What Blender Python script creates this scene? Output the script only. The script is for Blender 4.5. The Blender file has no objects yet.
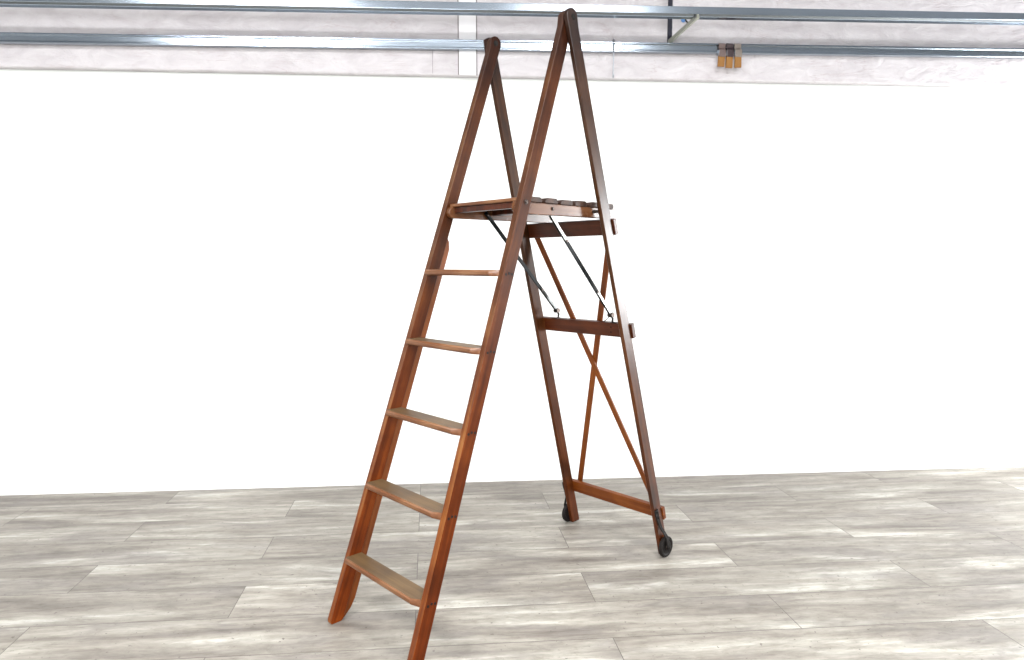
import bpy, bmesh, math, random
from mathutils import Vector, Matrix
random.seed(4)
S = bpy.context.scene
COL = S.collection
PI = math.pi

# ------------------------------------------------------------------ helpers
def tag(o, label=None, cat=None, group=None, kind=None):
    if label: o['label'] = label
    if cat: o['category'] = cat
    if group: o['group'] = group
    if kind: o['kind'] = kind
    return o

def empty(name, M=Matrix()):
    o = bpy.data.objects.new(name, None); COL.objects.link(o)
    o.empty_display_size = 0.1
    o.matrix_world = M; o['_w'] = [v for r in M for v in r]
    return o

def wm(o):
    v = list(o['_w']); return Matrix([v[0:4], v[4:8], v[8:12], v[12:16]])

def link_bm(name, bm, M, mat, parent=None, bevel=0.0, seg=2, smooth=True):
    """bm holds WORLD coordinates; the mesh is stored in the frame M."""
    bmesh.ops.remove_doubles(bm, verts=bm.verts, dist=1e-6)
    bmesh.ops.recalc_face_normals(bm, faces=bm.faces)
    inv = M.inverted()
    bm.transform(inv)
    me = bpy.data.meshes.new(name); bm.to_mesh(me); bm.free()
    me.materials.append(mat)
    o = bpy.data.objects.new(name, me); COL.objects.link(o)
    if parent:
        o.parent = parent; o.matrix_parent_inverse = Matrix()
        o.matrix_basis = wm(parent).inverted() @ M
    else:
        o.matrix_world = M
    o['_w'] = [v for r in M for v in r]
    if bevel:
        b = o.modifiers.new('bevel', 'BEVEL'); b.width = bevel; b.segments = seg
        b.limit_method = 'ANGLE'; b.angle_limit = math.radians(35)
        b.harden_normals = False
    if smooth:
        for p in me.polygons: p.use_smooth = True
        try: me.set_sharp_from_angle(angle=math.radians(32))
        except Exception: pass
    return o

def frame(P, A, B):
    """frame with Z along A and X near B"""
    A = Vector(A).normalized(); B = Vector(B)
    if abs(A.dot(B)) > .98*B.length: B = Vector((0,0,1)) if abs(A.z) < .9 else Vector((0,1,0))
    B = (B - A*B.dot(A)).normalized(); N = A.cross(B)
    M = Matrix((B, N, A)).transposed().to_4x4(); M.translation = Vector(P); return M

def loops(bm, rings, cap=True):
    vs = [[bm.verts.new(p) for p in r] for r in rings]
    n = len(vs[0])
    for a, b in zip(vs, vs[1:]):
        for i in range(n): bm.faces.new((a[i], a[(i+1) % n], b[(i+1) % n], b[i]))
    if cap:
        bm.faces.new(vs[0][::-1]); bm.faces.new(vs[-1])
    return vs

def box_bm(bm, lo, hi, T=Matrix()):
    r = []
    for z in (lo[2], hi[2]):
        r.append([T @ Vector(q) for q in ((lo[0],lo[1],z),(hi[0],lo[1],z),(hi[0],hi[1],z),(lo[0],hi[1],z))])
    loops(bm, r)

def cyl_bm(bm, P, Q, r, n=20, r2=None):
    P, Q = Vector(P), Vector(Q); a = (Q-P).normalized()
    b = a.orthogonal().normalized(); c = a.cross(b); r2 = r if r2 is None else r2
    loops(bm, [[X + (b*math.cos(2*PI*i/n) + c*math.sin(2*PI*i/n))*rr for i in range(n)] for X, rr in ((P, r), (Q, r2))])

def tube_bm(bm, pts, r, n=8):
    pts = [Vector(p) for p in pts]; rings = []
    up = None
    for i, p in enumerate(pts):
        t = (pts[min(i+1, len(pts)-1)] - pts[max(i-1, 0)]).normalized()
        if up is None: up = t.orthogonal().normalized()
        up = (up - t*up.dot(t)).normalized(); c = t.cross(up)
        rings.append([p + (up*math.cos(2*PI*k/n) + c*math.sin(2*PI*k/n))*r for k in range(n)])
    loops(bm, rings)

def arc(cx, cy, r, a0, a1, n):
    return [(cx + r*math.cos(a0+(a1-a0)*i/n), cy + r*math.sin(a0+(a1-a0)*i/n)) for i in range(n+1)]

# ------------------------------------------------------------------ materials
def new_mat(name):
    m = bpy.data.materials.new(name); m.use_nodes = True
    nt = m.node_tree; b = nt.nodes['Principled BSDF']; return m, nt, b

def N(nt, t, **kw):
    n = nt.nodes.new(t)
    for k, v in kw.items():
        if k in n.inputs: n.inputs[k].default_value = v
        else: setattr(n, k, v)
    return n

def srgb(r, g, b):
    f = lambda c: ((c/255+0.055)/1.055)**2.4 if c/255 > 0.04045 else c/255/12.92
    return (f(r), f(g), f(b), 1)

def ramp(nt, stops):
    n = nt.nodes.new('ShaderNodeValToRGB'); e = n.color_ramp.elements
    while len(e) < len(stops): e.new(0.5)
    for el, (p, c) in zip(e, stops): el.position = p; el.color = c
    return n

WK = 0.39
def wood(name, dark, mid, light, rough=0.34, coat=0.08, grain=1.0, sootz=None, seed=0.0, along='Z', grime=0.5, spec=0.3, heat=False, warm=0.62):
    """varnished old timber, the grain running along the part's own long axis"""
    m, nt, b = new_mat(name); L = nt.links.new
    tc = N(nt, 'ShaderNodeTexCoord'); oi = N(nt, 'ShaderNodeObjectInfo')
    mp = N(nt, 'ShaderNodeMapping')
    sc = {'Z': (38, 38, 1.6), 'Y': (38, 1.6, 38), 'X': (1.6, 38, 38)}[along]
    mp.inputs['Scale'].default_value = sc; mp.inputs['Location'].default_value = (seed, seed*2, seed)
    L(tc.outputs['Object'], mp.inputs['Vector'])
    n1 = N(nt, 'ShaderNodeTexNoise', **{'Scale': 1.0, 'Detail': 6.0, 'Roughness': 0.62, 'Distortion': 0.6})
    L(mp.outputs[0], n1.inputs['Vector'])
    n2 = N(nt, 'ShaderNodeTexNoise', **{'Scale': 5.0, 'Detail': 4.0, 'Roughness': 0.55})
    L(tc.outputs['Object'], n2.inputs['Vector'])
    mix = N(nt, 'ShaderNodeMath', operation='MULTIPLY_ADD'); mix.inputs[1].default_value = 0.5
    L(n1.outputs['Fac'], mix.inputs[0])
    hl = N(nt, 'ShaderNodeMath', operation='MULTIPLY'); hl.inputs[1].default_value = 0.5
    L(n2.outputs['Fac'], hl.inputs[0]); L(hl.outputs[0], mix.inputs[2])
    kk = lambda c: (c[0]*WK, c[1]*WK*.92, c[2]*WK*warm, 1)
    r = ramp(nt, [(0.36, kk(dark)), (0.50, kk(mid)), (0.64, kk(light))])
    L(mix.outputs[0], r.inputs['Fac'])
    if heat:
        # the varnish is fresher orange low down, browner with wear and painted-in window glare higher up, and blackened at the pivots
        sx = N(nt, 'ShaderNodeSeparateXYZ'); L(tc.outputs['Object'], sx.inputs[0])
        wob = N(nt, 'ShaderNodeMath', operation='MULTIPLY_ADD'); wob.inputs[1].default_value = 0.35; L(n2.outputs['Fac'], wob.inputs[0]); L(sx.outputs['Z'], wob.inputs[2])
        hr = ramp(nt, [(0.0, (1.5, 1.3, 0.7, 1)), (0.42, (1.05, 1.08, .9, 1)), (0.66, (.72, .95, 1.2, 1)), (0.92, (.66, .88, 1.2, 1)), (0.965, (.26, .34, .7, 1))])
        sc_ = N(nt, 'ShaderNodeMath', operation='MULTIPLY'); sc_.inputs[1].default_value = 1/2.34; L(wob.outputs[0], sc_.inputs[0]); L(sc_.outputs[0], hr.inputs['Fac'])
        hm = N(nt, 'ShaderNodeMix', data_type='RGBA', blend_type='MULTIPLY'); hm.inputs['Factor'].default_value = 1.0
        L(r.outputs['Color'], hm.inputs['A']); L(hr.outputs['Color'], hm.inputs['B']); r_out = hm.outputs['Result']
    else: r_out = r.outputs['Color']
    # dark dents and grime spots
    n3 = N(nt, 'ShaderNodeTexNoise', **{'Scale': 42.0, 'Detail': 3.0, 'Roughness': 0.6})
    mp3 = N(nt, 'ShaderNodeMapping'); mp3.inputs['Scale'].default_value = {'Z': (1,1,.35), 'Y': (1,.35,1), 'X': (.35,1,1)}[along]
    L(tc.outputs['Object'], mp3.inputs['Vector']); L(mp3.outputs[0], n3.inputs['Vector'])
    r3 = ramp(nt, [(0.66, (0,0,0,1)), (0.76, (1,1,1,1))])
    L(n3.outputs['Fac'], r3.inputs['Fac'])
    mg = N(nt, 'ShaderNodeMath', operation='MULTIPLY'); mg.inputs[1].default_value = grime
    L(r3.outputs['Color'], mg.inputs[0])
    mc = N(nt, 'ShaderNodeMix', data_type='RGBA'); mc.inputs['B'].default_value = srgb(34, 20, 14)
    L(mg.outputs[0], mc.inputs['Factor']); L(r_out, mc.inputs['A'])
    L(mc.outputs['Result'], b.inputs['Base Color'])
    rr = N(nt, 'ShaderNodeMapRange', **{'To Min': rough-0.06, 'To Max': rough+0.12})
    L(n2.outputs['Fac'], rr.inputs['Value']); L(rr.outputs[0], b.inputs['Roughness'])
    b.inputs['Coat Weight'].default_value = coat; b.inputs['Coat Roughness'].default_value = 0.3
    b.inputs['Specular IOR Level'].default_value = spec
    bp = N(nt, 'ShaderNodeBump', **{'Strength': 0.16*grain, 'Distance': 0.002})
    L(n1.outputs['Fac'], bp.inputs['Height']); L(bp.outputs[0], b.inputs['Normal'])
    return m

def metal(name, col, rough, metallic=1.0, noise=0.0, vary=1):
    m, nt, b = new_mat(name); L = nt.links.new
    b.inputs['Base Color'].default_value = col; b.inputs['Metallic'].default_value = metallic
    tc = N(nt, 'ShaderNodeTexCoord')
    n = N(nt, 'ShaderNodeTexNoise', **{'Scale': 60.0, 'Detail': 4.0}); L(tc.outputs['Object'], n.inputs['Vector'])
    r = N(nt, 'ShaderNodeMapRange', **{'To Min': max(0.03, rough-0.1*vary), 'To Max': rough+0.15*vary})
    L(n.outputs['Fac'], r.inputs['Value']); L(r.outputs[0], b.inputs['Roughness'])
    if noise:
        c = N(nt, 'ShaderNodeMix', data_type='RGBA')
        c.inputs['A'].default_value = tuple(x*(1-noise) for x in col[:3]) + (1,); c.inputs['B'].default_value = tuple(min(1, x*(1+noise)) for x in col[:3]) + (1,)
        L(n.outputs['Fac'], c.inputs['Factor']); L(c.outputs['Result'], b.inputs['Base Color'])
    return m

W_STILE = wood('stile_wood', srgb(66,30,15), srgb(116,54,25), srgb(158,82,40), 0.4, 0.0, heat=True, spec=0.12)
W_LEG   = wood('leg_wood',   srgb(56,28,15), srgb(96,50,27), srgb(134,76,42), 0.30, 0.12, seed=3, heat=True, spec=0.3)
W_LEGB = wood('duller_leg_wood', srgb(60,30,16), srgb(102,54,29), srgb(138,78,44), 0.45, 0.0, seed=4, heat=True, spec=0.15)
W_DARKT = wood('dark_rail_wood', srgb(58,26,14), srgb(98,46,24), srgb(126,64,34), 0.36, 0.05, seed=5)
W_RAIL  = wood('side_rail_wood', srgb(98,62,38), srgb(136,90,58), srgb(166,116,80), 0.24, 0.08, seed=8, grime=0.3, warm=.88)
W_TREAD = wood('tread_wood', srgb(94,72,50), srgb(124,99,74), srgb(150,123,94), 0.5, 0.0, seed=9, along='Y', grime=0.25, warm=.68)
W_NOSE  = wood('nosing_wood', srgb(108,64,40), srgb(150,98,66), srgb(196,150,114), 0.35, 0.2, seed=9, along='Y', grime=0.2, warm=.75)
W_ORNG  = wood('orange_wood', srgb(112,54,18), srgb(158,84,30), srgb(190,110,50), 0.4, 0.0, seed=12, grime=0.3)
W_SLAT  = wood('slat_wood', srgb(50,32,24), srgb(78,54,42), srgb(110,82,66), 0.5, 0.0, seed=15, along='Y', grime=0.3, warm=.88)
W_EDGE = wood('worn_edge_wood', srgb(84,40,22), srgb(132,70,38), srgb(190,124,84), 0.38, 0.0, seed=30, grime=0.4, heat=True)
BOLT  = metal('dark_bolt', srgb(70,62,58), 0.35, 0.9, 0.3)
STEEL = metal('worn_steel', srgb(150,150,148), 0.3, 1.0, 0.15)
GALV  = metal('galvanised', srgb(160,170,180), 0.2, 1.0, 0.0, 0)
GALV2 = metal('dull_steel', srgb(96,98,98), 0.4, 0.9, 0.2)
BLACKM = metal('blackened_strap', srgb(46,46,56), 0.45, 0.6, 0.2)
PALEM = metal('pale_strut', srgb(150,152,140), 0.5, 0.4, 0.1)
DCLIP = metal('clip_steel_dark', srgb(84,74,76), 0.35, 0.8, 0.2); LCLIP = metal('clip_steel_pale', srgb(150,140,132), 0.35, 0.8, 0.2)
CLIPM = metal('clip_steel', srgb(128,112,108), 0.35, 0.8, 0.2)
WIRE = metal('wire', srgb(170,174,180), 0.3, 1.0)
W_BLOCK = wood('clip_block_wood', srgb(170,112,62), srgb(206,150,92), srgb(222,168,110), 0.55, 0.0, seed=21, grime=0.1)

def plain(name, col, rough=0.6, bump=0.0, scale=30, mottled=0.0, dist=0.003):
    m, nt, b = new_mat(name); L = nt.links.new
    b.inputs['Base Color'].default_value = col; b.inputs['Roughness'].default_value = rough
    tc = N(nt, 'ShaderNodeTexCoord')
    n = N(nt, 'ShaderNodeTexNoise', **{'Scale': scale, 'Detail': 5.0, 'Roughness': 0.6}); L(tc.outputs['Object'], n.inputs['Vector'])
    if mottled:
        c = N(nt, 'ShaderNodeMix', data_type='RGBA')
        c.inputs['A'].default_value = tuple(x*(1-mottled) for x in col[:3]) + (1,); c.inputs['B'].default_value = tuple(min(1, x*(1+mottled)) for x in col[:3]) + (1,)
        L(n.outputs['Fac'], c.inputs['Factor']); L(c.outputs['Result'], b.inputs['Base Color'])
    if bump:
        bp = N(nt, 'ShaderNodeBump', **{'Strength': bump, 'Distance': dist})
        L(n.outputs['Fac'], bp.inputs['Height']); L(bp.outputs[0], b.inputs['Normal'])
    return m
PANEL = plain('smooth_white_panel', (0.93, 0.93, 0.925, 1), 0.6, 0.03, 8)
ROOMW = plain('room_wall', (0.45, 0.45, 0.44, 1), 0.8, 0.05, 20, 0.03)
CEIL  = plain('ceiling_paint', (0.30, 0.31, 0.33, 1), 0.9, 0.05, 20, 0.03)
BLUE  = plain('blue_plastic', srgb(92, 140, 200), 0.4, 0.0, 20, 0.05)
TRIMW = plain('white_cover_strip', (0.74, 0.73, 0.74, 1), 0.55, 0.05, 20, 0.03)
FRAMEW = plain('window_frame_paint', (0.7, 0.7, 0.7, 1), 0.4)
DSTEEL = plain('black_painted_steel', (.006, .0065, .007, 1), 0.5)
DSTEEL.node_tree.nodes['Principled BSDF'].inputs['Specular IOR Level'].default_value = 0.12
IRON = plain('black_iron', (.012, .010, .009, 1), 0.55, 0.2, 80, 0.3)
IRON.node_tree.nodes['Principled BSDF'].inputs['Specular IOR Level'].default_value = 0.12
RUBBER = plain('dark_crack', srgb(128, 122, 122), 0.8)

def plaster():
    m, nt, b = new_mat('painted_masonry'); L = nt.links.new
    tc = N(nt, 'ShaderNodeTexCoord')
    mp = N(nt, 'ShaderNodeMapping'); mp.inputs['Scale'].default_value = (1.0, 1, 2.2)
    L(tc.outputs['Object'], mp.inputs['Vector'])
    n1 = N(nt, 'ShaderNodeTexNoise', **{'Scale': 7.0, 'Detail': 8.0, 'Roughness': 0.6, 'Distortion': 0.8}); L(mp.outputs[0], n1.inputs['Vector'])
    n2 = N(nt, 'ShaderNodeTexNoise', **{'Scale': 60.0, 'Detail': 4.0, 'Roughness': 0.6}); L(mp.outputs[0], n2.inputs['Vector'])
    ad = N(nt, 'ShaderNodeMath', operation='MULTIPLY_ADD'); ad.inputs[1].default_value = 0.16
    L(n2.outputs['Fac'], ad.inputs[0]); L(n1.outputs['Fac'], ad.inputs[2])
    bp = N(nt, 'ShaderNodeBump', **{'Strength': 0.5, 'Distance': 0.03}); L(ad.outputs[0], bp.inputs['Height']); L(bp.outputs[0], b.inputs['Normal'])
    # thin crazed dirty lines
    mp2 = N(nt, 'ShaderNodeMapping'); mp2.inputs['Scale'].default_value = (0.55, 1, 3.0); L(tc.outputs['Object'], mp2.inputs['Vector'])
    n3 = N(nt, 'ShaderNodeTexNoise', **{'Scale': 3.2, 'Detail': 7.0, 'Roughness': 0.65, 'Distortion': 1.0}); L(mp2.outputs[0], n3.inputs['Vector'])
    r = ramp(nt, [(0.485, (0,0,0,1)), (0.50, (1,1,1,1)), (0.515, (0,0,0,1))]); L(n3.outputs['Fac'], r.inputs['Fac'])
    n4 = N(nt, 'ShaderNodeTexNoise', **{'Scale': 4.0, 'Detail': 3.0}); L(tc.outputs['Object'], n4.inputs['Vector'])
    r4 = ramp(nt, [(0.5, (0,0,0,1)), (0.62, (0.5,0.5,0.5,1))]); L(n4.outputs['Fac'], r4.inputs['Fac'])
    mu = N(nt, 'ShaderNodeMath', operation='MULTIPLY'); L(r.outputs['Color'], mu.inputs[0]); L(r4.outputs['Color'], mu.inputs[1])
    base = ramp(nt, [(0.35, PLC[0]), (0.65, PLC[1])]); L(n1.outputs['Fac'], base.inputs['Fac'])
    mc = N(nt, 'ShaderNodeMix', data_type='RGBA'); mc.inputs['B'].default_value = (0.36, 0.28, 0.29, 1)
    L(mu.outputs[0], mc.inputs['Factor']); L(base.outputs['Color'], mc.inputs['A']); L(mc.outputs['Result'], b.inputs['Base Color'])
    b.inputs['Roughness'].default_value = 0.7
    return m
PLC = [(0.49, 0.46, 0.475, 1), (0.59, 0.565, 0.575, 1)]
PLASTER = plaster()

def floor_mat():
    m, nt, b = new_mat('weathered_vinyl_planks'); L = nt.links.new
    tc = N(nt, 'ShaderNodeTexCoord')
    mp = N(nt, 'ShaderNodeMapping'); mp.inputs['Location'].default_value = (-0.135+13.2, 0.025+0.2395*20, 0); mp.inputs['Scale'].default_value = (1, -1, 1)
    s0 = N(nt, 'ShaderNodeSeparateXYZ'); L(tc.outputs['Object'], s0.inputs[0])
    sh = N(nt, 'ShaderNodeMath', operation='MULTIPLY_ADD'); sh.inputs[1].default_value = 0.036; L(s0.outputs['Y'], sh.inputs[0])
    sh2 = N(nt, 'ShaderNodeMath', operation='ADD'); sh2.inputs[1].default_value = 0.018; L(s0.outputs['X'], sh2.inputs[0]); L(sh2.outputs[0], sh.inputs[2])
    c0 = N(nt, 'ShaderNodeCombineXYZ'); L(sh.outputs[0], c0.inputs[0]); L(s0.outputs['Y'], c0.inputs[1])
    L(c0.outputs[0], mp.inputs['Vector'])
    br = N(nt, 'ShaderNodeTexBrick', offset=0.5, offset_frequency=2, squash=1.0, squash_frequency=2)
    br.inputs['Color1'].default_value = (0,0,0,1); br.inputs['Color2'].default_value = (1,1,1,1); br.inputs['Mortar'].default_value = (0.5,0.5,0.5,1)
    br.inputs['Scale'].default_value = 1.0; br.inputs['Mortar Size'].default_value = 0.0015; br.inputs['Mortar Smooth'].default_value = 0.3
    br.inputs['Bias'].default_value = 0.0; br.inputs['Brick Width'].default_value = 1.32; br.inputs['Row Height'].default_value = 0.2395
    L(mp.outputs[0], br.inputs['Vector'])
    sep = N(nt, 'ShaderNodeSeparateXYZ'); L(mp.outputs[0], sep.inputs[0])
    rnd = N(nt, 'ShaderNodeMath', operation='MULTIPLY'); rnd.inputs[1].default_value = 37.0; L(br.outputs['Color'], rnd.inputs[0])
    def streak(su, sv, scale, detail, rough, dist, add):
        cx = N(nt, 'ShaderNodeMath', operation='MULTIPLY'); cx.inputs[1].default_value = su; L(sep.outputs['X'], cx.inputs[0])
        cy = N(nt, 'ShaderNodeMath', operation='MULTIPLY'); cy.inputs[1].default_value = sv; L(sep.outputs['Y'], cy.inputs[0])
        rz = N(nt, 'ShaderNodeMath', operation='ADD'); rz.inputs[1].default_value = add; L(rnd.outputs[0], rz.inputs[0])
        cb = N(nt, 'ShaderNodeCombineXYZ'); L(cx.outputs[0], cb.inputs[0]); L(cy.outputs[0], cb.inputs[1]); L(rz.outputs[0], cb.inputs[2])
        n = N(nt, 'ShaderNodeTexNoise', **{'Scale': scale, 'Detail': detail, 'Roughness': rough, 'Distortion': dist}); L(cb.outputs[0], n.inputs['Vector'])
        return n
    s1 = streak(1.3, 9.5, 1.0, 7.0, 0.62, 0.4, 0.0)     # broad cloudy bands
    s2 = streak(3.0, 42.0, 1.0, 6.0, 0.6, 0.3, 9.0)     # fine grain
    s3 = streak(60.0, 60.0, 1.0, 3.0, 0.5, 0.0, 3.0)    # saw marks and specks
    base = ramp(nt, [(0.30, srgb(140,131,124)), (0.42, srgb(180,172,162)), (0.53, srgb(206,200,189)), (0.59, srgb(224,219,208)), (0.65, srgb(255,252,243))])
    L(s1.outputs['Fac'], base.inputs['Fac'])
    g = ramp(nt, [(0.3, (0.74,0.74,0.74,1)), (0.5, (0.96,0.96,0.96,1)), (0.7, (1.08,1.08,1.08,1))]); L(s2.outputs['Fac'], g.inputs['Fac'])
    m1 = N(nt, 'ShaderNodeMix', data_type='RGBA', blend_type='MULTIPLY'); m1.inputs['Factor'].default_value = 0.75
    L(base.outputs['Color'], m1.inputs['A']); L(g.outputs['Color'], m1.inputs['B'])
    tone = N(nt, 'ShaderNodeMapRange', **{'To Min': 0.84, 'To Max': 1.03}); L(br.outputs['Color'], tone.inputs['Value'])
    m2 = N(nt, 'ShaderNodeMix', data_type='RGBA', blend_type='MULTIPLY'); m2.inputs['Factor'].default_value = 1.0
    L(m1.outputs['Result'], m2.inputs['A']); L(tone.outputs[0], m2.inputs['B'])
    s4 = streak(2.2, 7.0, 1.0, 5.0, 0.6, 0.8, 5.0)
    r4 = ramp(nt, [(0.50, (0,0,0,1)), (0.66, (.75,.75,.75,1))]); L(s4.outputs['Fac'], r4.inputs['Fac'])
    m22 = N(nt, 'ShaderNodeMix', data_type='RGBA'); m22.inputs['B'].default_value = srgb(166,159,154); L(r4.outputs['Color'], m22.inputs['Factor']); L(m2.outputs['Result'], m22.inputs['A']); m2 = m22
    s5 = streak(14.0, 44.0, 1.0, 7.0, 0.75, 0.6, 17.0)
    g5 = ramp(nt, [(0.34, (0.70,0.68,0.65,1)), (0.5, (1,1,1,1)), (0.66, (1.2,1.2,1.2,1))]); L(s5.outputs['Fac'], g5.inputs['Fac'])
    m23 = N(nt, 'ShaderNodeMix', data_type='RGBA', blend_type='MULTIPLY'); m23.inputs['Factor'].default_value = 0.8; L(m2.outputs['Result'], m23.inputs['A']); L(g5.outputs['Color'], m23.inputs['B']); m2 = m23
    sp = ramp(nt, [(0.68, (0,0,0,1)), (0.73, (0.75,0.75,0.75,1))]); L(s3.outputs['Fac'], sp.inputs['Fac'])
    m25 = N(nt, 'ShaderNodeMix', data_type='RGBA'); m25.inputs['B'].default_value = srgb(112,102,96)
    L(sp.outputs['Color'], m25.inputs['Factor']); L(m2.outputs['Result'], m25.inputs['A'])
    m3 = N(nt, 'ShaderNodeMix', data_type='RGBA'); m3.inputs['B'].default_value = srgb(112,104,98)
    L(br.outputs['Fac'], m3.inputs['Factor']); L(m25.outputs['Result'], m3.inputs['A'])
    fc = N(nt, 'ShaderNodeMix', data_type='RGBA', blend_type='MULTIPLY'); fc.inputs['Factor'].default_value = 1.0
    fc.inputs['B'].default_value = FLOORK; L(m3.outputs['Result'], fc.inputs['A'])
    L(fc.outputs['Result'], b.inputs['Base Color'])
    b.inputs['Roughness'].default_value = 0.5; b.inputs['Specular IOR Level'].default_value = 0.35
    bp = N(nt, 'ShaderNodeBump', **{'Strength': 0.25, 'Distance': 0.0012}); L(s2.outputs['Fac'], bp.inputs['Height']); L(bp.outputs[0], b.inputs['Normal'])
    return m
FLOORK = (0.43, 0.425, 0.41, 1)
FLOORM = floor_mat()

# ------------------------------------------------------------------ room frame (u along the back wall, v out from it)
WA = Vector((-0.1787, 1.7170, 0)); DU = Vector((0.7797, -0.6261, 0)).normalized(); DV = Vector((-0.6261, -0.7797, 0)).normalized()
RM = Matrix((DU, -DV, Vector((0,0,1)))).transposed().to_4x4(); RM.translation = WA     # local (u, -v, z)
def rp(u, v, z): return RM @ Vector((u, -v, z))
def room_box(name, u0, u1, v0, v1, z0, z1, mat, kind='structure', parent=None, bevel=0.0):
    bm = bmesh.new(); box_bm(bm, (u0, -v1, z0), (u1, -v0, z1), RM)
    o = link_bm(name, bm, RM, mat, parent, bevel, smooth=bool(bevel))
    if kind and not parent: o['kind'] = kind
    return o
U0, U1, V1, ZC = -3.2, 6.3, 6.2, 3.35
room_box('floor', U0, U1, 0.0, V1, -0.1, 0.0, FLOORM)
room_box('wall_back', U0-.1, U1+.1, -0.15, 0.0, -0.1, ZC+.1, PANEL)
bm = bmesh.new()
mp_ = [(0.0, 2.2431), (.030, 2.2431), (.036, 2.2455), (.040, 2.251), (.040, ZC), (0.0, ZC)]
loops(bm, [[rp(u, v, z if z > 3 else z + .004*u) for v, z in mp_] for u in (U0, 0, 2.6, U1)])
link_bm('wall_back_masonry', bm, RM, PLASTER)['kind'] = 'structure'
room_box('wall_left', U0-.1, U0, 0, V1, -0.1, ZC+.1, ROOMW)
FU0, FU1, FZ0, FZ1 = -1.6, 1.4, 1.0, 2.5  # opening for an added, unseen window behind the camera
bm = bmesh.new()
box_bm(bm, (U0-.1, -V1-.1, -.1), (FU0, -V1, ZC+.1), RM); box_bm(bm, (FU1, -V1-.1, -.1), (U1+.1, -V1, ZC+.1), RM)
box_bm(bm, (FU0, -V1-.1, -.1), (FU1, -V1, FZ0), RM); box_bm(bm, (FU0, -V1-.1, FZ1), (FU1, -V1, ZC+.1), RM)
link_bm('wall_front', bm, RM, ROOMW, smooth=False)['kind'] = 'structure'
bm = bmesh.new()
for a in ((FU0, FU0+.05, FZ0, FZ1), (FU1-.05, FU1, FZ0, FZ1), (FU0, FU1, FZ0, FZ0+.05), (FU0, FU1, FZ1-.05, FZ1), (-.12, -.08, FZ0, FZ1)):
    box_bm(bm, (a[0], -V1-.08, a[2]), (a[1], -V1-.03, a[3]), RM)
link_bm('added_window', bm, RM, FRAMEW, smooth=False)['kind'] = 'structure'  # added frame around the fill light, out of view
room_box('ceiling', U0-.1, U1+.1, 0, V1, ZC, ZC+.1, CEIL)
# right wall with its window opening
WV0, WV1, WZ0, WZ1 = 0.4, 1.28, 0.75, 1.95
bm = bmesh.new()
box_bm(bm, (U1, -V1, -.1), (U1+.12, -WV1, ZC+.1), RM); box_bm(bm, (U1, -WV0, -.1), (U1+.12, 0, ZC+.1), RM)
box_bm(bm, (U1, -WV1, -.1), (U1+.12, -WV0, WZ0), RM); box_bm(bm, (U1, -WV1, WZ1), (U1+.12, -WV0, ZC+.1), RM)
link_bm('wall_right', bm, RM, ROOMW, smooth=False)['kind'] = 'structure'
bm = bmesh.new()
for a in ((WV0, WV0+.04, WZ0, WZ1), (WV1-.04, WV1, WZ0, WZ1), (WV0, WV1, WZ0, WZ0+.04), (WV0, WV1, WZ1-.04, WZ1), ((WV0+WV1)/2-.015, (WV0+WV1)/2+.015, WZ0, WZ1)):
    box_bm(bm, (U1+.03, -a[1], a[2]), (U1+.08, -a[0], a[3]), RM)
link_bm('window_1', bm, RM, FRAMEW, smooth=False)['kind'] = 'structure'

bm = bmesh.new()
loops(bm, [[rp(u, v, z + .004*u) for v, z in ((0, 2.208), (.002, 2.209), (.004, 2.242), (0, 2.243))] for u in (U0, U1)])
link_bm('overhang_shade_strip', bm, RM, plain('painted_overhang_shade', (0.60, 0.62, 0.60, 1), 0.6), smooth=False)['kind'] = 'structure'  # shade under the masonry overhang, painted as a grey-green strip
# flat cover strip on the masonry
bm = bmesh.new()
r = []
for z in (2.249, ZC): r.append([rp(u, v, z) for u, v in ((1.013, .038), (1.013, .054), (1.104, .054), (1.104, .038))])
loops(bm, r); link_bm('trim_1', bm, RM, TRIMW, bevel=0.002)['kind'] = 'structure'
bm = bmesh.new()
for ua_, ub_, za_, zb_ in ((1.007, 1.013, 2.252, ZC), (1.104, 1.111, 2.252, ZC), (.872, .874, 2.255, 2.372)):
    loops(bm, [[rp(u, v, z) for u, v in ((ua_, .035), (ua_, .0415), (ub_, .0415), (ub_, .035))] for z in (za_, zb_)])
link_bm('trim_2', bm, RM, RUBBER)['kind'] = 'structure'

# ------------------------------------------------------------------ hanging rails
def rail(name, v0, prof, za, zb, mat, label, ua=-2.9, ub=5.9):
    """prof in (v, z) about the rail's reference; za/zb = reference height at u=.15 and u=2.45"""
    k = (zb-za)/2.3
    f = lambda u: za + k*(u-.15)
    M = frame(rp(ua, v0, f(ua)), rp(ub, v0, f(ub)) - rp(ua, v0, f(ua)), (0,0,1))
    bm = bmesh.new(); loops(bm, [[rp(u, v0+v, f(u)+z) for v, z in prof] for u in (ua, ub)])
    o = link_bm(name, bm, M, mat, bevel=0.0015)
    tag(o, label, 'rail'); return f
t = .003
# upper: C-shaped track whose closed face looks into the room
pu = [(0,0),(0,.050),(-.012,.050),(-.012,.047),(-.004,.047),(-.004,.004),(-.046,.004),(-.046,.047),(-.05,.047),(-.05,0)]
pu = [(0,.010),(0,.046),(-.05,.046),(-.05,0),(-.012,0)]
FU = rail('hanging_rail', 0.31, pu, 2.468, 2.497, GALV, 'upper galvanised steel rail hung furthest out from the wall, passing behind the ladder top')
pl = [(0,.0),(0,.008),(-.004,.011),(-.004,.038),(0,.041),(0,.050),(-.03,.050),(-.03,.0)]
FL = rail('hanging_rail', 0.085, pl, 2.360, 2.387, GALV, 'lower galvanised steel rail fixed along the white masonry just above the smooth panel')

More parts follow.
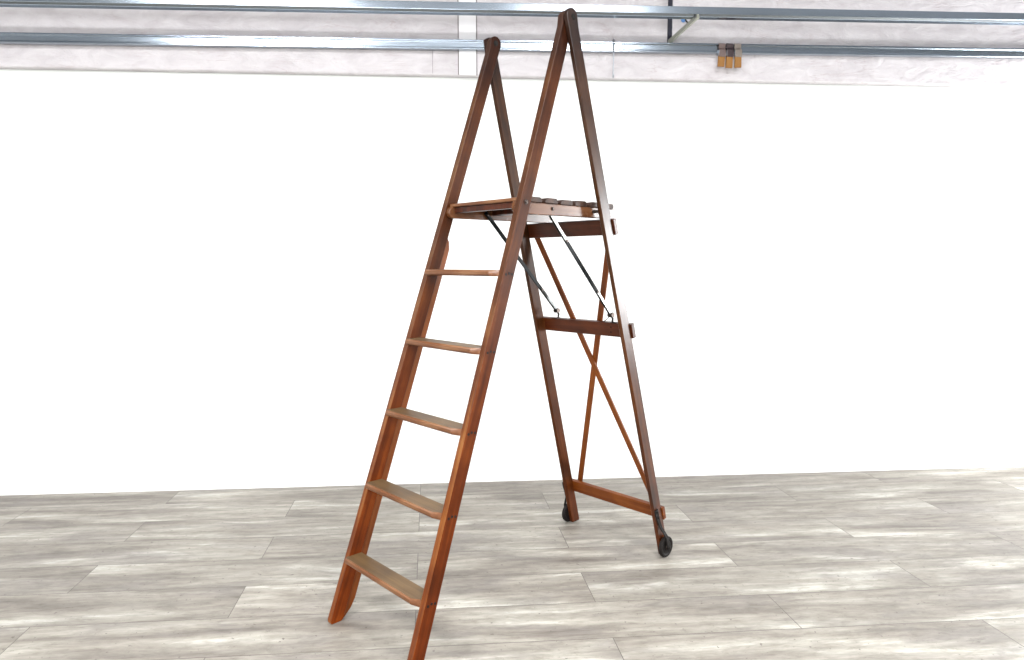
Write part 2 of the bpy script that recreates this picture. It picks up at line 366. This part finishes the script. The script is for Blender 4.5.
# ---- strap and strut bracket
M = frame(rp(2.165, .028, 2.43), (0,0,1), DU)
br = empty('rail_bracket', M); tag(br, 'black upright strap with a pale diagonal strut tying the two steel rails together', 'bracket')
bm = bmesh.new(); box_bm(bm, (2.146, -.050, 2.41), (2.170, -.038, ZC), RM); link_bm('strap', bm, M, BLACKM, br, .002)
bm = bmesh.new()
P = rp(2.150, .056, 2.444); Q = rp(2.217, .315, 2.492)
a = (Q-P).normalized(); s_ = a.cross(Vector((0,0,1))).normalized(); w_ = s_.cross(a)
loops(bm, [[X + s_*i*.006 + w_*j*.011 for i, j in ((-1,-1),(1,-1),(1,1),(-1,1))] for X in (P, Q)])
link_bm('strut', bm, frame(P, a, s_), PALEM, br, .0015)['label'] = 'pale diagonal strut'
bm = bmesh.new(); cyl_bm(bm, Q - s_*.012 - a*.01, Q + s_*.012 - a*.01, .008, 6); link_bm('bolt', bm, frame(Q, a, s_), STEEL, br)
# ---- blue tag with black tie hanging under the upper rail
M = Matrix.Translation(rp(2.24, .03, 2.565))
tg = empty('cable_tag', M); tag(tg, 'small blue tag with a black tie on the wall beside the rail bracket strut', 'tag')
bm = bmesh.new(); rr = [rp(2.232, .042, 2.560)+DU*x*.8+Vector((0,0,z)) for x, z in arc(0, .010, .016, PI, 2*PI, 10)]
loops(bm, [[p for p in rr], [p + DV*.008 for p in rr]]); link_bm('tag_plate', bm, M, BLUE, tg, .001)
bm = bmesh.new(); tube_bm(bm, [rp(2.240, .052, 2.572), rp(2.246, .052, 2.560), rp(2.256, .052, 2.550), rp(2.270, .052, 2.549)], .004); link_bm('tie', bm, M, IRON, tg)

# ---- wire hook over the lower rail
zt = FL(1.84) + .05
pts = []
for i in range(9):
    a_ = PI*i/8; pts.append(rp(1.842, .085 - .016 + .020*math.cos(PI-a_)*1.0 + .0, zt + .004 + .012*math.sin(a_)))
pts = [rp(1.842, .050, zt-.006)] + pts + [rp(1.840, .092, zt-.02), rp(1.838, .094, zt-.09), rp(1.835, .094, 2.250)]
for i in range(1, 10):
    a_ = PI + PI*1.05*i/9; pts.append(rp(1.835 , .094+.010 + .010*math.cos(a_), 2.250 + .012*math.sin(a_)))
bm = bmesh.new(); tube_bm(bm, pts, .0030, 8)
hk = link_bm('wire_hook', bm, frame(rp(1.842, .062, zt), (0,0,1), DU), WIRE); tag(hk, 'thin steel wire hook hanging over the lower rail right of the ladder', 'hook')

# ---- three clips with wooden blocks on the lower rail
def clip(u, dz, rot, lab, CLIPM):
    z = FL(u)
    M = RM @ Matrix.Translation((u, -.085, z+.040)) @ Matrix.Rotation(rot, 4, 'Y')
    e = empty('wooden_clip', M); tag(e, lab, 'clip', 'clips hanging on the lower rail')
    def sub(name, boxes, mat, bev=.001):
        bm = bmesh.new()
        for lo, hi in boxes: box_bm(bm, lo, hi, M)
        return link_bm(name, bm, M, mat, e, bev)
    # spring metal jaw over the rail lip: top plate, back, front plate flared outward
    bm = bmesh.new()
    pr = [(.030, .004), (-.004, .006), (-.010, .001), (-.006, -.018), (-.018, -.030), (-.019, -.066), (-.022, -.066), (-.021, -.028), (-.009, -.017), (-.013, .003), (-.005, .010), (.030, .008)]
    loops(bm, [[M @ Vector((x, y, zz)) for y, zz in pr] for x in (-.0185, .0185)]); link_bm('clip_jaw', bm, M, CLIPM, e, .0008)
    # side cheeks
    sub('clip_cheek', [((-.0198, -.022, -.060), (-.0178, .004, -.030))], WIRE)
    sub('clip_cheek', [((.0178, -.022, -.060), (.0198, .004, -.030))], CLIPM)
    sub('wooden_block', [((-.0185, -.019, -.122+dz), (.0185, -.006, -.050))], W_BLOCK, .002)
    return e
clip(2.435, .006, .05, 'left clip of three on the lower rail, dull metal jaw gripping a tan wooden block', CLIPM)
clip(2.478, .0, .03, 'middle clip of three on the lower rail, darkest metal jaw with a tan wooden block', DCLIP)
clip(2.522, .002, -.02, 'right clip of three on the lower rail, pale metal jaw with a tan wooden block', LCLIP)

# ------------------------------------------------------------------ the ladder
a0, a1, D, w0, w1, tS = -0.69366, 0.34575, 0.04949, 0.24258, -0.02059, 0.02609
b0, b1, Dr, tr, gap = 0.60863, -0.27803, 0.05134, 0.01759, 0.00173
xf = lambda z: a0 + a1*z
xr = lambda z: b0 + b1*z
wo = lambda z: w0 + w1*z                 # outer face of stile
li = lambda z: wo(z) + gap               # inner face of rear leg
PX, PZ = 0.053, 2.097

ladder = empty('platform_ladder', Matrix()); tag(ladder, 'tall antique wooden platform step ladder with castor wheels standing before the white panel wall', 'ladder')

def member(name, poly, yc, th, mat, A, P0, parent=None, bevel=.002, lab=None):
    """flat board outline poly in world (x,z); yc(z) its mid plane; th its thickness"""
    bm = bmesh.new()
    loops(bm, [[Vector((x, yc(z) + s*th/2, z)) for x, z in poly] for s in (-1, 1)])
    o = link_bm(name, bm, frame(P0, A, (1,0,0)), mat, parent or ladder, bevel)
    if name == 'stile':
        o.data.materials.append(W_EDGE)          # front edges rubbed paler by hands and feet
        R3 = frame(P0, A, (1,0,0)).to_3x3()
        for pg in o.data.polygons:
            if (R3 @ pg.normal).x < -.8: pg.material_index = 1
    if lab: o['label'] = lab
    return o

stiles = {}
for s in (1, -1):
    ang = math.atan(a1)
    # round or clipped head about the pivot
    if s == 1: head = arc(PX, PZ, .0265, -ang+0.0, PI-ang, 12)
    else:      head = [(PX+.0235, PZ+.004), (PX+.020, PZ+.018), (PX+.004, PZ+.026), (PX-.014, PZ+.024), (PX-.026, PZ+.008)]
    body = [(xf(.012)+.0, .012), (xf(0)+.006, 0.0), (xf(0)+D-.006, 0.0), (xf(.008)+D, .008)]
    poly = [body[2], body[3], (xf(2.07)+D, 2.07)] + head + [(xf(2.07), 2.07), body[0], body[1]]
    stiles[s] = member('stile', poly, (lambda z, s=s: s*(wo(z)-tS/2)), tS, W_STILE, (a1, s*w1, 1), (xf(0)+D/2, s*wo(0), 0))
# extra batten on the back edge of the far stile
st = [(xf(1.350)+D, 1.350), (xf(1.330)+D+.018, 1.330), (xf(1.30)+D+.029, 1.30), (xf(1.27)+D+.030, 1.27), (xf(.06)+D+.035, .06), (xf(.03)+D+.028, .03), (xf(.003)+D+.010, .003), (xf(.003)+D-.004, .003), (xf(1.3)+D-.004, 1.3)]
member('stile_batten', st[::-1], (lambda z: wo(z)-.009), .014, W_ORNG, (a1, w1, 1), (xf(0)+D, wo(0), 0), lab='orange batten on back edge of the far stile')

legs = {}
for s in (1, -1):
    ang = math.atan(b1)
    if s == -1: head = arc(PX, PZ+.003, .0270, -ang, PI-ang, 12)
    else:       head = [(PX+.026, PZ+.012), (PX+.012, PZ+.024), (PX-.012, PZ+.027), (PX-.028, PZ+.016)]
    poly = [(xr(.004)+.002, .004), (xr(.004)+Dr-.001, .004), (xr(.010)+Dr+.002, .010), (xr(2.07)+Dr, 2.07)] + head + [(xr(2.07), 2.07)]
    legs[s] = member('rear_leg', poly, (lambda z, s=s: s*(li(z)+tr/2)), tr, W_LEG if s == -1 else W_LEGB, (b1, s*w1, 1), (xr(0)+Dr/2, s*li(0), 0))

# treads
for i in range(1, 6):
    z = -0.03313 + .25*i; zt_, zb_ = z + .010, z - .011
    wi = wo(z) - tS + .006; x1 = xf(z) + D - .001; x0 = xf(z)
    bm = bmesh.new(); rings = []
    zt2 = zt_
    for zz, ins in ((zb_, .006), (zb_+.004, .0015), (zb_+.010, 0.0), (zt_-.005, .001), (zt_, .006)):
        sh = a1*(zz - z)
        fr = x0 - .019 + ins
        rings.append([Vector(q) for q in ((x1+sh, -wi, zz), (x0+sh+.002, -wi, zz), (x0+sh-.002, -wi+.010, zz), (fr, -wi+.034, zz), (fr, wi-.010, zz), (fr+.006, wi-.006, zz), (x0+sh+.002, wi, zz), (x1+sh, wi, zz))])
    loops(bm, rings)
    tr_o = link_bm('tread', bm, Matrix.Translation((x0, 0, z)), W_TREAD, ladder, 0)
    tr_o.data.materials.append(W_NOSE)
    # the worn nosing shows brighter bare wood along the front edge
    for pgn in tr_o.data.polygons:
        c = pgn.center
        if pgn.normal.x < -.25 or pgn.normal.z < -.9: pgn.material_index = 1
    # screw heads through the near stile
    for k in range(3):
        xx = x0 + .010 + .0135*k; yy = -(wo(z)) - .0004
        bm = bmesh.new(); cyl_bm(bm, (xx, yy+.003, z-.004+.003*(k%2)), (xx, yy-.0006, z-.004+.003*(k%2)), .0045, 8)
        link_bm('screw', bm, Matrix.Translation((xx, yy, z)), IRON, stiles[-1])

# side rails of the platform
RZ0, RZ1 = 1.420, 1.457
for s in (1, -1):
    zc = (RZ0+RZ1)/2
    poly = [(.376, RZ0+.012), (.376, RZ1), (-.165, RZ1)] + [(-.168+(x), zz) for x, zz in arc(0, zc, .0225, PI/2, 1.5*PI, 8)] + [(.352, RZ0), (.356, RZ0+.012)]
    yi = wo(1.44) - tS - .001
    sr = member('side_rail', poly, (lambda z, s=s: s*(yi-.010)), .020, W_RAIL, (1, 0, 0), (0, s*yi, zc))
    bm = bmesh.new(); cyl_bm(bm, (.215, s*(yi-.001), 1.441), (.215, s*li(1.44), 1.441), .006, 12); link_bm('spacer_bolt', bm, Matrix.Translation((.215, s*.2, 1.44)), BOLT, ladder)
yi = wo(1.44) - tS
# platform boards
for i, x in enumerate((-.134, -.052, .030, .112, .194, .272)):
    w = .064 if i < 5 else .060
    bm = bmesh.new()
    o_ = .0015*random.uniform(-1, 1); e_ = .004*random.uniform(-1, 1)
    loops(bm, [[Vector((x+dx, yy, zz)) for dx, zz in ((0, 1.4575), (w, 1.4575), (w, 1.469+o_), (w-.006, 1.476+o_), (.012, 1.476+o_), (0, 1.466+o_))] for yy in (-.190+e_, .190+e_)])
    link_bm('platform_slat', bm, Matrix.Translation((x, 0, 1.47)), W_SLAT, ladder, .0012)
# front nosing board and the rail beneath it
bm = bmesh.new(); box_bm(bm, (-.176, -yi+.003, 1.4575), (-.140, yi-.003, 1.470)); link_bm('platform_nosing', bm, Matrix.Translation((-.18, 0, 1.464)), W_NOSE, ladder, .004, 3)
bm = bmesh.new(); box_bm(bm, (-.166, -yi+.022, 1.436), (-.146, yi-.022, 1.4575)); link_bm('front_rail', bm, Matrix.Translation((-.148, 0, 1.44)), W_DARKT, ladder, .002)
bm = bmesh.new(); box_bm(bm, (.02, -yi+.022, 1.436), (.06, yi-.022, 1.4570)); link_bm('platform_batten', bm, Matrix.Translation((.04, 0, 1.45)), W_DARKT, ladder, .002)

# cross rails on the back of the rear legs
legdir = Vector((b1, 0, 1)).normalized(); legn = Vector((1, 0, -b1)).normalized()
def crossrail(name, z0, z1, hw, mat, th=.019, lab=None):
    bm = bmesh.new(); rings = []
    for y in (-hw, hw):
        P0 = Vector((xr(z0)+Dr, y, z0)); P1 = Vector((xr(z1)+Dr, y, z1))
        rings.append([P0, P0+legn*th, P1+legn*th, P1])
    loops(bm, rings)
    o = link_bm(name, bm, frame((xr(z0)+Dr, 0, (z0+z1)/2), (0,1,0), (1,0,0)), mat, ladder, .002)
    if lab: o['label'] = lab
    return o
crossrail('cross_rail', 1.355, 1.413, .241, W_DARKT)
mid = crossrail('cross_rail', .953, 1.010, .250, W_DARKT)
crossrail('cross_rail', .158, .213, .264, W_ORNG, lab='orange bottom cross rail between the wheels')
for zz, yy in ((.993, -.1466), (.972, -.1424)):
    P = Vector((xr(zz)+Dr, yy, zz)); bm = bmesh.new(); cyl_bm(bm, P+legn*.003, P-legn*.001, .0035, 10); link_bm('screw', bm, Matrix.Translation(P), IRON, mid)

# diagonal braces behind the cross rails
def brace(y0, z0, y1, z1, off, w, mat, lab=None):
    P = Vector((xr(z0)+Dr, y0, z0)) + legn*off; Q = Vector((xr(z1)+Dr, y1, z1)) + legn*off
    a = (Q-P).normalized(); sd = a.cross(legn).normalized()
    bm = bmesh.new(); loops(bm, [[X + sd*i*w/2 + legn*j for i, j in ((-1,0),(1,0),(1,.008),(-1,.008))] for X in (P, Q)])
    o = link_bm('diagonal_brace', bm, frame(P, a, sd), mat, ladder, .0015)
    if lab: o['label'] = lab
def lin(ya, za, yb, zb, z): return ya + (yb-ya)*(z-za)/(zb-za)
L1 = (.1174, 1.1351, -.052, .6628); L2 = (-.1148, 1.1417, .0631, .645)
brace(lin(*L1, 1.38), 1.38, lin(*L1, .20), .20, .0195, .026, W_ORNG, 'orange diagonal brace crossing in front')
brace(lin(*L2, 1.38), 1.38, lin(*L2, .19), .19, .0285, .026, W_ORNG)

# folding metal stays
for s in (1, -1):
    y = s*(.186-.021-.004)
    P0 = Vector((-.008, y, 1.437)); P1 = Vector((.364 if s == -1 else .396, y, 1.044)); K1 = P0.lerp(P1, .27); K2 = P0.lerp(P1, .76)
    a = (P1-P0).normalized(); u_ = a.cross(Vector((0,1,0))).normalized()
    M = frame(P0, a, u_)
    stay = None
    def strip(name, A_, B_, w, th, mat, dy=0.0, par=None, bev=.0008):
        bm = bmesh.new(); loops(bm, [[X + u_*i*w/2 + Vector((0, dy + j*th/2, 0)) for i, j in ((-1,-1),(1,-1),(1,1),(-1,1))] for X in (A_, B_)])
        return link_bm(name, bm, M, mat, par or ladder, bev)
    stay = strip('folding_stay', P0 - a*.012, P1 + a*.006, .0160, .005, DSTEEL if s == -1 else DSTEEL)
    stay['label'] = 'dark steel folding stay'
    strip('stay_link', P0 - a*.010, K1, .0115, .003, STEEL if s == -1 else DSTEEL, -.0042, stay)
    strip('stay_link', K2, P1 + a*.004, .0110, .003, STEEL if s == -1 else GALV2, -.0042, stay)
    for K in (P0, K1, K2):
        bm = bmesh.new(); cyl_bm(bm, K+Vector((0,-.008,0)), K+Vector((0,.005,0)), .0052, 14); link_bm('rivet', bm, M, BOLT, stay)
    bm = bmesh.new(); cyl_bm(bm, P1+Vector((0,-.011,0)), P1+Vector((0,.011,0)), .0105, 16); link_bm('knuckle', bm, M, BOLT, stay, .001)
    # bracket from knuckle down to the middle cross rail
    bm = bmesh.new()
    tube_bm(bm, [P1, P1+Vector((.012, 0, -.016)), P1+Vector((.010, 0, -.026)), P1+Vector((.012, 0, -.031)), Vector((xr(1.0)+Dr+.010, y, 1.009))], .0042)
    link_bm('stay_bracket', bm, M, IRON, ladder)
    bm = bmesh.new(); box_bm(bm, (xr(1.01)+Dr-.002, y-.014, 1.0095), (xr(1.01)+Dr+.020, y+.014, 1.0125)); link_bm('bracket_plate', bm, Matrix.Translation((xr(1.01)+Dr, y, 1.01)), IRON, ladder, .001)
# thin wire latch at the near stay
bm = bmesh.new(); tube_bm(bm, [(.362, -.161, 1.044), (.375, -.135, 1.026), (.390, -.105, 1.013), (.392, -.098, 1.010)], .0016, 6)
link_bm('wire_latch', bm, Matrix.Translation((.362, -.161, 1.044)), IRON, ladder)

# bolts
def bolt(P, sgn, r, parent, h=.005, washer=True, mat=BOLT):
    P = Vector(P); d = Vector((0, sgn, 0))
    bm = bmesh.new()
    if washer: cyl_bm(bm, P - d*.002, P + d*.0015, r*1.35, 22)
    cyl_bm(bm, P, P + d*h, r, 14, r*.75)
    link_bm('bolt', bm, Matrix.Translation(P), mat, parent, .0006)
bolt((xf(1.452)+D/2, -wo(1.452), 1.452), -1, .0062, ladder)
bolt((-.008, -.1865, 1.440), -1, .0055, ladder)
bolt((PX+.004, -(li(PZ)+tr), PZ), -1, .008, ladder, .004, mat=IRON)
bolt((PX-.002, wo(PZ)-tS, PZ), -1, .008, ladder, .004, mat=IRON)

# castor wheels with their iron straps
for s in (1, -1):
    yo = li(.05) + tr
    WC = Vector((.616 if s == 1 else .617, s*(yo+.014), .0445))
    R_ = .0445
    bm = bmesh.new()
    prof_ = [(.012, -.0075), (.030, -.0060), (.034, -.0085), (.041, -.0085), (R_, -.005), (R_, .005), (.041, .0085), (.034, .0085), (.030, .0060), (.012, .0075)]
    n = 40; rg = []
    for y, in [(None,)]:
        vs = [[bm.verts.new(WC + Vector((r_*math.cos(2*PI*k/n), yy, r_*math.sin(2*PI*k/n)))) for k in range(n)] for r_, yy in prof_]
        for i in range(len(vs)):
            A_, B_ = vs[i], vs[(i+1) % len(vs)]
            for k in range(n): bm.faces.new((A_[k], A_[(k+1) % n], B_[(k+1) % n], B_[k]))
    wh = link_bm('castor_wheel', bm, Matrix.Translation(WC), IRON, ladder)
    bm = bmesh.new(); cyl_bm(bm, WC+Vector((0,-.012,0)), WC+Vector((0,.012,0)), .0125, 20); link_bm('hub', bm, Matrix.Translation(WC), BOLT, wh, .001)
    # strap: bolted to the leg above, bending out around the wheel to its axle
    pth = [(.560, .216, .001), (.566, .195, .001), (.576, .168, .002), (.588, .135, .006), (.597, .108, .018), (.603, .090, .0265), (.608, .068, .028), (.616, .044, .028), (.620, .030, .028)]
    bm = bmesh.new(); rings = []
    wd = [.022, .024, .020, .015, .015, .017, .022, .026, .018]
    for i, (x, z, dy) in enumerate(pth):
        q0 = pth[max(i-1, 0)]; q1 = pth[min(i+1, len(pth)-1)]
        tt_ = Vector((q1[0]-q0[0], 0, q1[1]-q0[1])).normalized(); sd = Vector((-tt_.z, 0, tt_.x))
        yb = s*(li(z)+tr+dy)
        if s == -1 and z < .12: x += .002
        rings.append([Vector((x, yb + s*j*(.005 if s == -1 else .003), z)) + sd*k*wd[i]/2 for k, j in ((-1,0),(1,0),(1,1),(-1,1))])
    loops(bm, rings); stp = link_bm('wheel_strap', bm, Matrix.Translation(WC), IRON, ladder, .0012)
    for zz, xx in ((.206, .564), (.180, .572)) if s == -1 else ():
        bolt((xx, s*(li(zz)+tr+.007), zz), s, .0052, stp, .004, False, IRON)
    bolt((WC.x, s*(li(.044)+tr+.033), .0445), s, .0075, stp, .005, False, IRON)

# ------------------------------------------------------------------ light
def area(name, loc, direction, sx, sy, power, col=(1,1,1), parent=None):
    l = bpy.data.lights.new(name, 'AREA'); l.shape = 'RECTANGLE'; l.size = sx; l.size_y = sy; l.energy = power; l.color = col
    o = bpy.data.objects.new(name, l); COL.objects.link(o)
    M = frame(loc, -Vector(direction), DU if abs(Vector(direction).normalized().dot(DU)) < .9 else DV)
    o.matrix_world = M; return o
area('window_and_fill_light', rp(U1+.02, (WV0+WV1)/2, (WZ0+WZ1)/2), -DU, WV1-WV0-.08, WZ1-WZ0-.08, 170, (.97, .985, 1.0))
area('window_and_fill_light', rp((FU0+FU1)/2, V1+.02, (FZ0+FZ1)/2), -DV, FU1-FU0-.1, FZ1-FZ0-.1, 150, (.985, .99, 1.0))  # added fill light behind the camera, softens the upper rail's shadow
def ceiling_lamp(u, v, su, sv, power, lab):
    M = RM @ Matrix.Translation((u, -v, ZC))
    e = empty('ceiling_light', M); tag(e, lab, 'ceiling light')
    bm = bmesh.new()
    for lo, hi in (((-su/2-.03, -sv/2-.03, -.06), (-su/2, sv/2+.03, 0)), ((su/2, -sv/2-.03, -.06), (su/2+.03, sv/2+.03, 0)), ((-su/2, -sv/2-.03, -.06), (su/2, -sv/2, 0)), ((-su/2, sv/2, -.06), (su/2, sv/2+.03, 0))):
        box_bm(bm, lo, hi, M)
    link_bm('lamp_housing', bm, M, FRAMEW, e, .002)
    a = area('ceiling_lamp', rp(u, v, ZC-.03), (0,0,-1), su, sv, power, (.985, .99, 1.0)); return a
ceiling_lamp(-.75, 3.2, 1.5, .5, 140, 'longest narrow ceiling light, over the left side of the room')
ceiling_lamp(2.15, 3.2, .9, .5, 95, 'shortest ceiling light, over the right side of the room')
ceiling_lamp(.9, 4.9, 2.2, .8, 110, 'widest ceiling light, furthest from the white panel wall')
# photographer's wash on the white panel wall
def spot(): pass
W = bpy.data.worlds.new('world'); S.world = W; W.use_nodes = True
W.node_tree.nodes['Background'].inputs[0].default_value = (.9, .95, 1, 1); W.node_tree.nodes['Background'].inputs[1].default_value = 1.0

# ------------------------------------------------------------------ camera
cam = bpy.data.cameras.new('camera'); cam.sensor_fit = 'HORIZONTAL'; cam.sensor_width = 36
cam.lens = 670.834/1024*36; cam.clip_start = .05
co = bpy.data.objects.new('camera', cam); COL.objects.link(co)
yaw, pitch, roll = -0.76241, -0.09872, -0.00044
f = Vector((-math.sin(yaw)*math.cos(pitch), math.cos(yaw)*math.cos(pitch), math.sin(pitch)))
r = Vector((math.cos(yaw), math.sin(yaw), 0)); u = r.cross(f)
r2 = r*math.cos(roll) + u*math.sin(roll); u2 = r2.cross(f)
M = Matrix((r2, u2, -f)).transposed().to_4x4(); M.translation = Vector((-1.76556, -1.81901, 1.24799))
co.matrix_world = M; S.camera = co

for o in bpy.data.objects:
    if '_w' in o: del o['_w']
S.view_settings.view_transform = 'Standard'; S.view_settings.look = 'None'
S.view_settings.gamma = 1.0; S.view_settings.use_curve_mapping = False
S.view_settings.exposure = 0.42
